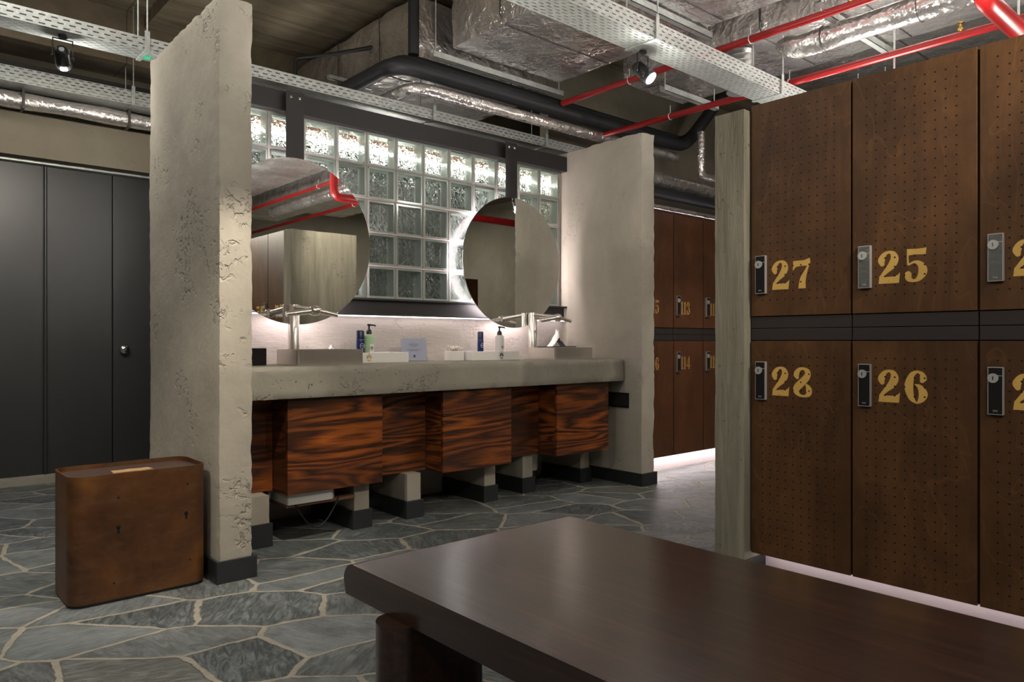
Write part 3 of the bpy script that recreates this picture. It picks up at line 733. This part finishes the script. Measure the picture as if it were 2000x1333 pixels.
# ------------------------------------------------------------------ stencil digits
def crom(pts, n=6):
    out = []
    P4 = [pts[0]]+list(pts)+[pts[-1]]
    for i in range(1, len(P4)-2):
        p0, p1, p2, p3 = P4[i-1:i+3]
        for k in range(n):
            t = k/n
            out.append(tuple(.5*((2*b)+(-a+c)*t+(2*a-5*b+4*c-d)*t*t+(-a+3*b-3*c+d)*t**3) for a, b, c, d in zip(p0, p1, p2, p3)))
    return out+[tuple(pts[-1])]
DIG = {
 '2': ([[(.14, .60, .14), (.12, .72, .21), (.20, .89, .14), (.34, .955, .08), (.46, .89, .17), (.50, .73, .24), (.42, .55, .23), (.26, .38, .15), (.12, .22, .10)]],
       [[(.03, 0), (.63, 0), (.66, .32), (.60, .25), (.50, .205), (.16, .20), (.06, .24)]]),
 '7': ([[(.56, .78, .05), (.46, .56, .11), (.37, .34, .2), (.335, .16, .225)]],
       [[(.20, .0), (.46, .0), (.452, .17), (.218, .17)], [(.0, .60), (.02, .93), (.40, .94), (.60, 1.0), (.62, .84), (.56, .74), (.36, .75), (.12, .73)]]),
 '5': ([[(.10, .82, .05), (.10, .68, .05), (.11, .54, .06)], [(.13, .53, .05), (.30, .60, .08), (.46, .51, .18), (.52, .31, .25), (.42, .11, .16), (.27, .04, .08), (.13, .11, .17), (.11, .24, .19)]],
       [[(.075, 1.0), (.36, .985), (.62, 1.0), (.60, .80), (.30, .82), (.075, .80)]]),
 '6': ([[(.38, .965, .06), (.22, .86, .16), (.13, .52, .25), (.20, .18, .17), (.33, .03, .05)], [(.36, .965, .06), (.49, .90, .12), (.53, .77, .20), (.50, .69, .13)],
        [(.31, .575, .03), (.44, .50, .15), (.53, .30, .25), (.47, .13, .18), (.37, .025, .05)]], []),
 '8': ([[(.16, .65, .12), (.13, .76, .20), (.22, .91, .13), (.38, .95, .09), (.51, .86, .18), (.51, .70, .22), (.34, .50, .25), (.16, .32, .25), (.13, .18, .20), (.24, .06, .10), (.42, .035, .08), (.56, .12, .18), (.56, .28, .20), (.49, .40, .09)]], []),
 '1': ([], [[(.10, 0), (.34, 0), (.34, 1), (.22, 1), (.0, .86), (.02, .80), (.10, .82)], [(.0, 0), (.44, 0), (.44, .06), (.0, .06)]]),
 '3': ([[(.14, .66, .12), (.12, .76, .20), (.24, .93, .11), (.40, .94, .10), (.50, .77, .21), (.36, .56, .06)], [(.34, .54, .05), (.50, .42, .18), (.53, .22, .23), (.38, .05, .10), (.20, .05, .11), (.12, .20, .20), (.15, .30, .13)]], []),
 '4': ([], [[(.36, 0), (.58, 0), (.58, 1), (.46, 1), (.36, .84)], [(.0, .32), (.32, .32), (.32, .22), (.0, .22)], [(.0, .32), (.08, .32), (.34, .74), (.34, .82)], [(.60, .32), (.68, .32), (.68, .22), (.60, .22)]]),
}
def number_mesh(txt, x, z, h, mat, y=-.0006, sx=1.0, adv=.78):
    m = MB(); cx = x
    for ch in txt:
        strokes, polys = DIG[ch]; k = 0
        for st in strokes:
            pp = crom(st); vs = []
            for i, (a, b, wd) in enumerate(pp):
                q0 = pp[max(i-1, 0)]; q1 = pp[min(i+1, len(pp)-1)]
                d = Vector((q1[0]-q0[0], q1[1]-q0[1])).normalized(); nx, nz = -d.y, d.x
                for sg in (-1, 1): vs.append((cx+(a+sg*nx*wd/2)*h*sx, y-k*.00002, z+(b+sg*nz*wd/2)*h))
            m.add(vs, [(2*i, 2*i+1, 2*i+3, 2*i+2) for i in range(len(pp)-1)])
            for e in (pp[0], pp[-1]):
                rr = e[2]/2; n = 14; k += 1
                m.add([(cx+(e[0]+rr*math.cos(2*PI*j/n))*h*sx, y-k*.00004, z+(e[1]+rr*math.sin(2*PI*j/n))*h) for j in range(n)], [list(range(n))])
            k += 1
        for pl in polys:
            k += 1; m.add([(cx+a*h*sx, y-k*.00004, z+b*h) for a, b in pl], [list(range(len(pl)))])
        cx += h*sx*(adv*.62 if ch == '1' else adv)
    return m

# ------------------------------------------------------------------ lockers
def locker(num, origin, rz, w, upper, label, group, dz=0, far=False):
    o = empty('locker', (origin[0], origin[1], 0), label, 'locker', group, rz)
    z0, z1 = (1.1015, 1.97) if upper else (.127, 1.0)
    g = .004
    body = MB().box(.001, w-.001, .022, .50, z0-(.05 if upper else 0), z1+(0 if upper else .05))
    body.build('carcass', 'plyplain', o)
    MB().box(g, w-g, 0, .02, z0, z1).build('door', 'ply', o, bevel=.0012); dr = o.children[-1]
    dr.data.materials[0] = M['plyplain'] if far else M['ply']
    rz0 = 1.052 if upper else 1.0035
    MB().box(.002, w-.002, .006, .021, rz0, rz0+.046).build('grip_rail', 'rail', o, bevel=.001)
    lz = 1.193 if upper else .762
    L = empty_part('lock', dr)
    lm = MB()
    lm.box(.030, .074, -.014, 0, lz, lz+.154, 0)
    lm.box(.0325, .0715, -.0148, -.0138, lz+.0025, lz+.125, 1); lm.box(.0325, .0715, -.0148, -.0138, lz+.1275, lz+.1515, 1)
    lm.add(*disc(.046, -.019, lz+.118, .0155, -.0138), 2)
    lm.box(.0445, .0475, -.0196, -.0188, lz+.112, lz+.124, 1)
    for k in (-1, 1): lm.tube([(.052+k*.0065, -.0152, lz+.016), (.052+k*.0035, -.0152, lz+.0125), (.052+k*.0065, -.0152, lz+.009)], .0006, 5, 0)
    lm.tube([(.050, -.0152, lz+.0105), (.054, -.0152, lz+.0145)], .0006, 5, 0); lm.tube([(.050, -.0152, lz+.0145), (.054, -.0152, lz+.0105)], .0006, 5, 0)
    lo = lm.build('lock', ['lockrim', 'lockfilm' if num in ('25', '23') else 'blackplastic', 'lockface'], dr)
    if num in ('25', '23'): lo['label'] = 'silver-faced lock'
    nz = 1.206 if upper else .781
    if far: number_mesh(num, .092, nz, .10, 'g', sx=.72, adv=.80).build('number', 'gold_worn', dr)
    else: number_mesh(num, .094, nz, .117, 'g', sx=1.0).build('number', 'gold', dr)
    return o
def empty_part(name, p): return None
M['lockrim'] = plain('satin_lock_rim', (.50, .49, .47), .35, .4)
M['lockfilm'] = plain('scuffed_silver_lock_film', (.30, .31, .30), .22, .75, .5, (40, .3))
M['lockface'] = plain('brushed_lock_barrel', (.62, .62, .6), .35, .6)
def disc(cx, y, cz, r, yb):
    n = 24; vs = [(cx+r*math.cos(2*PI*j/n), yy, cz+r*math.sin(2*PI*j/n)) for yy in (yb, y) for j in range(n)]
    return vs, [(j, (j+1) % n, n+(j+1) % n, n+j) for j in range(n)]+[list(range(n, 2*n))]
W = .4153
near = [('27', '28'), ('25', '26'), ('23', '24'), ('21', '22')]
pos = {'27': 'upper locker beside the concrete slab', '28': 'lower locker beside the concrete slab', '25': 'upper locker right of the one numbered 27', '26': 'lower locker right of the one numbered 28',
       '23': 'upper locker cut by the right photo edge', '24': 'lower locker cut by the right photo edge', '21': 'upper locker beyond the right photo edge', '22': 'lower locker beyond the right photo edge'}
for i, (u, l) in enumerate(near):
    y = 1.640-W*i
    for nm, up in ((u, True), (l, False)):
        locker(nm, (2.752, y), -PI/2, W, up, 'brown perforated wooden locker stencilled %s, %s' % (nm, pos[nm]), 'big perforated lockers on the right')
FW = .391
fpos = {'115': 'upper row, beside the right pale pillar', '113': 'upper row, middle of the visible gap', '111': 'upper row, cut by the concrete slab',
        '116': 'lower row, beside the right pale pillar', '114': 'lower row, middle of the visible gap', '112': 'lower row, cut by the concrete slab'}
for i, (u, l) in enumerate([('115', '116'), ('113', '114'), ('111', '112')]):
    for nm, up in ((u, True), (l, False)):
        locker(nm, (4.257+FW*i, 3.42), 0, FW, up, 'distant plain brown locker numbered %s, %s' % (nm, fpos[nm]), 'distant lockers between pillar and slab', far=True)
tag(MB().box(4.165, 4.253, 3.43, 3.92, .127, 1.97).build('filler_panel', 'plyplain'), 'narrow brown panel between far lockers and right pale pillar', 'panel')
tag(MB().box(5.432, 7.6, 3.43, 3.92, .127, 1.97).build('locker_bank', 'plyplain'), 'plain brown cabinet continuing the far locker row', 'cabinet')
tag(MB().box(2.86, 3.24, 1.640-4*W, 1.638, 0, .127).build('plinth', 'plinth'), 'pale lit plinth under the big perforated lockers', 'plinth')
tag(MB().box(4.17, 7.6, 3.53, 3.92, 0, .127).build('plinth', 'plinth'), 'pale lit plinth under the distant lockers', 'plinth')
tag(MB().box(2.80, 2.812, 1.640-4*W, 1.63, .119, .1265).build('led_strip', 'led_pink'), 'pinkish white LED line under the big lockers', 'led strip')
tag(MB().box(4.2, 7.6, 3.470, 3.486, .119, .1265).build('led_strip', 'led_far'), 'pinkish white LED line under the distant lockers', 'led strip')
tag(MB().box(4.2, 7.6, 3.60, 3.612, 1.971, 1.979).build('led_strip', 'led_pink'), 'pinkish white LED line on top of the distant lockers', 'led strip')
tag(MB().box(3.10, 3.13, 1.640-4*W, 1.62, 1.971, 1.979).build('led_strip', 'led_top'), 'white LED line on top of the big lockers lighting the foil', 'led strip')
tag(MB().box(6.62, 7.4, -1.7, -1.25, .1, 1.97).build('locker_bank', 'plyplain'), 'dark wooden locker bank seen only in the right mirror', 'cabinet')

# ------------------------------------------------------------------ bench
bn = empty('bench', (1.28, .6, 0), 'big dark polished wooden bench in the foreground', 'bench')
def P0(mb, name, mat, bevel=0, seg=3):
    o = mb.build(name, mat, bn, bevel=bevel, seg=seg); o.location = (-1.28, -.6, 0); return o
rc = .045
P0(MB().prism([(-.55, .372), (1.652, .372)]+[(1.662-rc+rc*math.cos(math.radians(a)), .45-rc+rc*math.sin(math.radians(a))) for a in range(0, 91, 9)]+[(-.55, .45)], 0, .90, 1.662), 'seat', 'bench', .006, 3)
def stadium(x0, x1, y0, y1, r, n=8):
    out = []
    for cx, cy, a0 in ((x1-r, y0+r, -90), (x1-r, y1-r, 0), (x0+r, y1-r, 90), (x0+r, y0+r, 180)):
        for k in range(n+1):
            a = math.radians(a0+90*k/n); out.append((cx+r*math.cos(a), cy+r*math.sin(a)))
    return out
for yy in (1.36, -.35):
    for x0, x1 in ((.853, 1.13), (1.42, 1.70)):
        P0(MB().prism(stadium(x0, x1, yy, yy+.11, .054), 2, 0, .3715, 0, True), 'leg', 'bench', .004, 2)

# ------------------------------------------------------------------ rusty box
bx = empty('storage_box', (.815, 3.27, 0), 'rust-brown steel box with recessed top beside the left pillar', 'box')
A = stadium(-.25, .25, -.15, .15, .055, 8); n = len(A)
B = [(x*.984, y*.974) for x, y in A]
m = MB(); zs = [(A, .012), (A, .492), (B, .492), (B, .455)]
vs = [(x, y, z) for P_, z in zs for x, y in P_]
m.add(vs, [(k*n+i, k*n+(i+1) % n, (k+1)*n+(i+1) % n, (k+1)*n+i) for k in range(3) for i in range(n)]+[list(range(n))[::-1]])
m.build('shell', 'rust', bx)
MB().prism([(x*.97, y*.95) for x, y in A], 2, 0, .012).build('base', 'black', bx)
MB().prism([(x*.983, y*.973) for x, y in A], 2, .45, .474).build('top_plate', plain('dark_brown_top', (.055, .032, .026), .38), bx)
MB().prism([(-.075, -.035), (.0, -.03), (.02, -.038), (.075, -.025), (.07, .028), (.03, .022), (.0, .032), (-.04, .024), (-.07, .03)], 2, .4742, .477).build('torn_opening', 'woodraw', bx)
for (px, pz, s_) in ((-.085, .285, 1), (.165, .30, 1)):
    MB().add(*[([(px+s_*.008*math.cos(a)*1, -.1508, pz+.008*math.sin(a)) for a in [2*PI*j/12 for j in range(12)]]), [list(range(12))]]).add([(px-.004, -.1508, pz-.022), (px+.004, -.1508, pz-.022), (px+.003, -.1508, pz), (px-.003, -.1508, pz)], [(0, 1, 2, 3)]).build('keyhole', 'blackplastic', bx)
for px, pz in ((-.1, .075), (.18, .11), (-.085, .40), (.17, .42)):
    MB().lathe([(.004, 0), (.004, .0012)], n=10).xf(Matrix.Translation((px, -.15, pz)) @ Matrix.Rotation(PI/2, 4, 'X')).build('screw_hole', 'blackplastic', bx)
bx.rotation_euler.z = math.radians(.5)

# ------------------------------------------------------------------ cable trays
def tray(x0, x1, y0, y1, z, h, label, rods, rz=0, tops={}):
    o = empty('cable_tray', (x0, y0, z), label, 'cable tray', 'perforated cable trays under the ceiling'); L = x1-x0; wd = y1-y0; o.rotation_euler.z = rz
    t = .0015
    MB().box(0, L, 0, wd, 0, t).box(0, L, 0, t, t, h).box(0, L, wd-t, wd, t, h).build('tray_body', 'perf', o)
    MB().box(0, L, 0, .012, h, h+t).box(0, L, wd-.012, wd, h, h+t).build('lip', 'galv', o)
    for rx_ in rods:
        x = rx_-x0
        MB().box(x-.012, x+.012, -.01, wd+.01, -.006, -.001).box(x-.012, x+.012, -.014, -.010, -.006, h+.03).build('bracket', 'galv', o)
        T_ = tops.get(rx_, H)-z
        MB().tube([(x, -.012, h+.02), (x, -.012, T_)], .004, 8).tube([(x, wd+.008, -.006), (x, wd+.008, T_)], .004, 8).build('hanger_rod', 'galv', o)
    return o
tray(-3.8, 4.35, 4.05, 4.2, 2.48, .066, 'long steel tray running above both pale pillars and the mirrors', (-1.0, 1.08, 2.86, 3.90), tops={2.86: 2.868, 3.90: 2.868})
tray(-3.8, 3.2, 5.78, 5.97, 2.70, .10, 'steel tray above the black cupboard doors at far left', (-.9, 1.45))
tray(.9, 7.6, 2.24, 2.415, 2.48, .085, 'wide steel tray crossing the ceiling above the lockers', (2.91, 4.12, 5.6), rz=.004, tops={2.91: 2.885, 4.12: 2.826, 5.6: 3.005})
# long dark ledge behind the left tray
tag(MB().box(-3.9, 2.5, 5.99, 6.23, 2.75, 2.90).build('dark_beam', 'black'), 'dark beam above the far left steel tray', 'beam')

# ------------------------------------------------------------------ ducts
def duct(x0, x1, y0, y1, z0, z1, label, bands, step=.09):
    o = empty('ventilation_duct', ((x0+x1)/2, (y0+y1)/2, z0), label, 'duct', 'foil wrapped ducts')
    b = rough_box('duct_body', x0, x1, y0, y1, z0, z1, 'foil', step, .010, .03, topamp=.0); b.parent = o; b.location = (-(x0+x1)/2, -(y0+y1)/2, -z0)
    for yb in bands:
        MB().tube([(x0-.006, yb, z1), (x0-.006, yb, z0+.05), (x0+.04, yb, z0-.004), (x1-.04, yb, z0-.004), (x1+.006, yb, z0+.05), (x1+.006, yb, z1)], .0035, 6).build('strap_wire', 'wire', o).location = b.location
    return o
duct(2.85, 3.85, -3.2, 3.86, 2.90, 3.32, 'large foil-covered duct with rounded edge over the mirrors', (3.35, 2.45, 1.5, .6))
duct(2.72, 3.95, 4.06, 6.2, 2.88, 3.3, 'foil-covered duct continuing behind the black pipe riser', (4.5, 5.1))
duct(4.05, 4.78, -3.2, 3.45, 2.84, 3.22, 'flat foil duct over the big numbered lockers', (3.0, 2.35, 1.75, 1.15, .6, .0))
duct(4.9, 5.9, -3.2, 3.3, 3.02, 3.34, 'high foil duct beyond the numbered lockers', (2.0, .8))
duct(-3.5, -2.4, -3.2, 5.5, 2.95, 3.3, 'foil duct at the far left behind the camera', ())
o = empty('round_duct', (4.05, .5, 2.70), 'round foil-wrapped pipe running along the flat duct', 'duct')
MB().tube([(0, 1.73, .04), (0, 1.68, .025)]+[(0.004*math.sin(y*5), y, .0) for y in [1.6-.18*i for i in range(22)]], [.03, .06]+[.066+.003*math.sin(i*2.1) for i in range(22)], 20).build('pipe_body', 'foil', o)
for yy in (1.45, .95, .4, -.1):
    MB().tube([(.07*math.cos(a), yy, .07*math.sin(a)) for a in [2*PI*k/20 for k in range(21)]], .003, 6).build('clamp', 'wire', o)
m = MB()
for k in range(7): m.lathe([(.088, 0), (.091, .004), (.088, .008), (.088, .036)], (0, 0, k*.036), 28)
tag(m.build('spiral_duct', 'spiral', loc=(4.16, 2.545, 2.57)), 'short upright round zinc duct behind the hanging tray', 'duct')

# ------------------------------------------------------------------ pipes
def pipe(name, pts, r, mat, label, cat='pipe', group=None, bend=.08, n=16):
    return tag(MB().tube(arc(pts, bend) if len(pts) > 2 else pts, r, n).build(name, mat), label, cat, group)
G = 'black insulated pipes'
pipe('insulated_pipe', [(2.47, 5.7, 2.72), (2.47, 3.90, 2.72), (5.47, 3.90, 2.72), (5.82, 3.72, 3.25)], .052, 'rubber', 'thick black insulated pipe, lower of the pair crossing to the right', group=G, bend=.14)
pipe('insulated_pipe', [(2.58, 5.7, 2.80), (2.58, 3.99, 2.80), (5.60, 3.99, 2.80), (5.95, 3.87, 3.25)], .042, 'rubber', 'black insulated pipe, upper and farther of the crossing pair', group=G, bend=.14)
pipe('insulated_pipe', [(2.66, 3.99, 3.39), (2.66, 3.99, 3.0), (2.66, 3.99, 2.845)], .036, 'rubber', 'black vertical riser pipe dropping from the ceiling', group=G, bend=.06)
pipe('insulated_pipe', [(4.2, 3.74, 2.215), (7.5, 3.74, 2.215)], .048, 'rubber', 'black insulated pipe just above the distant lockers', group=G)
pipe('conduit', [(2.37, 5.1, 2.55), (2.37, 5.1, 3.07), (2.56, 4.9, 3.09), (2.735, 4.6, 3.1)], .014, 'black', 'thin black conduit drop against the concrete ceiling', 'conduit', bend=.03)
pipe('foil_pipe', [(2.60, 5.6, 2.605), (2.60, 3.90, 2.605), (5.33, 3.90, 2.605)], .040, 'foil', 'foil-wrapped pipe under the black pipe pair', bend=.12)
pipe('foil_pipe', [(4.2, 3.80, 2.335), (7.5, 3.80, 2.335)], .066, 'foil', 'thick foil pipe above the black one over the distant lockers')
pipe('foil_pipe', [(4.2, 3.56, 2.045), (7.5, 3.56, 2.045)], .018, 'foil', 'thin foil pipe lying along the distant locker tops')
pipe('foil_pipe', [(5.9, 3.7, 2.43), (5.42, 3.7, 2.43), (5.42, 3.7, 2.80)], .034, 'foil', 'upright foil elbow pipe beside the concrete slab top', bend=.06)
o = empty('foil_pipe', (-3.8, 6.0-.06, 2.60), 'foil-wrapped pipe above the black cupboard doors', 'pipe')
o.location = (-3.8, 5.93, 2.625)
MB().tube([(i*.15, 0, .003*math.sin(i)) for i in range(47)], [.055+.004*math.sin(i*1.7) for i in range(47)], 18).build('pipe_body', 'foil', o)
for xx in (2.7, 3.85, 4.6, 5.25):
    MB().box(xx-.008, xx+.008, -.064, .064, -.066, .066).build('clamp', 'wire', o)
RG = 'red sprinkler pipes'
red1 = pipe('sprinkler_pipe', [(3.86, 3.83, 2.75), (3.86, -3, 2.75)], .021, 'red', 'red sprinkler pipe crossing behind the hanging spotlight', group=RG)
red2 = pipe('sprinkler_pipe', [(4.31, 3.82, 2.60), (4.31, -3, 2.60)], .021, 'red', 'red sprinkler pipe running just above the numbered lockers', group=RG)
pipe('sprinkler_pipe', [(3.80, 4.85, 2.72), (3.96, 4.78, 2.80), (4.12, 4.72, 2.72)], .024, 'red', 'short bent red pipe above the steel tray near the right pillar', group=RG, bend=.03)
pipe('sprinkler_pipe', [(3.52, 1.02, 2.885), (3.52, 1.02, 2.44), (7.0, 1.02, 2.44)], .042, 'red', 'thick red pipe in the top right corner', group=RG)
for px, y in ((red1, 1.72), (red2, 1.35)):
    x, z = (3.86, 2.75) if px is red1 else (4.31, 2.60)
    hd = MB().lathe([(.010, .018), (.014, .022), (.014, .036), (.007, .04), (.007, .062), (.018, .064), (.018, .067)], n=14).build('sprinkler_head', 'brass', px); hd.location = (x, y, z); hd['label'] = 'brass sprinkler head'
    MB().tube([(-.012, 0, .036), (-.016, 0, .05), (-.006, 0, .064)], .002, 6).tube([(.012, 0, .036), (.016, 0, .05), (.006, 0, .064)], .002, 6).build('frame', 'brass', hd)
    for yc in (3.2, 2.3, .9, 0):
        cl = MB().tube([(.0235*math.cos(t_), 0, .0235*math.sin(t_)) for t_ in [2*PI*k/14 for k in range(15)]], .003, 6).tube([(0, 0, .02), (0, 0, .08)], .003, 6).build('pipe_clip', 'galv', px); cl.location = (x, yc, z)
# struts
def strut(x0, x1, y, z, label, rods=True, s=.02, top=None):
    o = empty('strut_channel', (x0, y, z), label, 'strut', 'steel strut channels')
    L = x1-x0
    MB().box(0, L, -s, s, -s, -s+.003).box(0, L, -s, -s+.003, -s, s).box(0, L, s-.003, s, -s, s).build('channel', 'galv', o)
    if rods:
        MB().tube([(.03, 0, -s), (.03, 0, (top or H)-z)], .004, 8).build('hanger_rod', 'galv', o); MB().tube([(L-.03, 0, -s), (L-.03, 0, (top or H)-z)], .004, 8).build('hanger_rod', 'galv', o)
    return o
strut(2.74, 3.92, 3.90, 2.845, 'steel strut carrying the far end of the big duct')
strut(4.02, 4.66, 3.05, 2.70, 'short perforated strut above the slab, under the foil duct', top=2.828)
strut(2.45, 2.80, 4.75, 2.860, 'small strut under the duct behind the pipes', rods=False, s=.015)
strut(2.80, 3.9, 2.6, 2.87, 'steel strut under the middle of the big duct')
strut(3.98, 4.85, 1.9, 2.80, 'steel strut crossing below the flat foil duct')
# thin vertical pipes / rods seen above lockers
for i, (x, y, lab) in enumerate([(4.5, 1.14, 'plain steel rod rising over the locker numbered 25'), (4.36, 1.7, 'plain steel rod standing just behind the concrete slab top')]):
    pipe('hanger_rod', [(x, y, 2.2), (x, y, H)], .006, 'galv', lab, 'rod', n=8) 

# ------------------------------------------------------------------ spotlights
def spot(loc, target, label, energy, angle=38, lit=True, size=1.0, fill=5):
    o = empty('spotlight', loc, label, 'spotlight', 'black track spotlights')
    d = (Vector(target)-Vector(loc)); d.z += .1; q = d.to_track_quat('-Z', 'Y').to_matrix().to_4x4()
    T = Matrix.Translation((0, 0, -.105)) @ q
    s = size
    MB().lathe([(.020*s, 0), (.020*s, -.012)]).build('mount', 'blackplastic', o)
    yk = MB()
    yk.tube([(-.042*s, 0, -.105), (-.042*s, 0, -.02), (.042*s, 0, -.02), (.042*s, 0, -.105)], .004, 8).build('yoke', 'blackplastic', o)
    MB().lathe([(.012, .062), (.026, .055), (.034, .038), (.034, -.015), (.036, -.02), (.036, -.062), (.033, -.062)], n=24).xf(T @ Matrix.Scale(s, 4)).build('lamp_head', 'blackplastic', o)
    MB().lathe([(.031, -.058), (.031, -.0632)], n=24).xf(T @ Matrix.Scale(s, 4)).build('lens', 'lens', o)
    for sx in (-1, 1): MB().tube([(sx*.034*s, 0, -.105), (sx*.05*s, 0, -.105)], .006, 8).build('knob', 'blackplastic', o)
    h = Vector(loc)+(T @ Vector((0, 0, -.072*s)))
    lamp('SPOT', h, energy, WARM, .03, h+q.to_3x3() @ Vector((0, 0, -1)), angle, .6)
    lamp('POINT', h+Vector((0, 0, -.03)), fill, NEUT, .028)  # extra point lamp at the head, added to brighten the ceiling
    return o
spot((.72, 4.11, 2.478), (1.25, 6.1, 1.75), 'black spotlight under the tray left of the pale pillar', 36, 75)
spot((2.97, 2.375, 2.474), (3.3, 1.2, 1.2), 'black spotlight under the wide tray, glowing toward the lockers', 25, 60)
spot((1.25, 2.33, 2.474), (1.15, 3.15, .55), 'black spotlight on the wide tray above the bench', 70, 46)
spot((-.2, 2.1, 2.474), (.75, 3.0, .2), 'black spotlight above the floor left of the camera', 40, 60)
spot((2.3, -.2, 2.474), (3.0, 3.2, 1.0), 'black spotlight behind the bench, aimed at the basins', 60, 50)
spot((.9, -.6, 2.474), (2.75, .7, 1.3), 'black spotlight behind the camera aimed at the lockers', 30, 70)
spot((4.85, 2.34, 2.474), (4.7, 3.2, 0), 'black spotlight in the passage behind the slab', 30, 70)
tag(MB().box(1.085, 1.12, 4.12, 4.16, 2.474, 2.479).build('indicator_light', 'green_glow'), 'small green indicator under the tray by the left pillar', 'indicator')
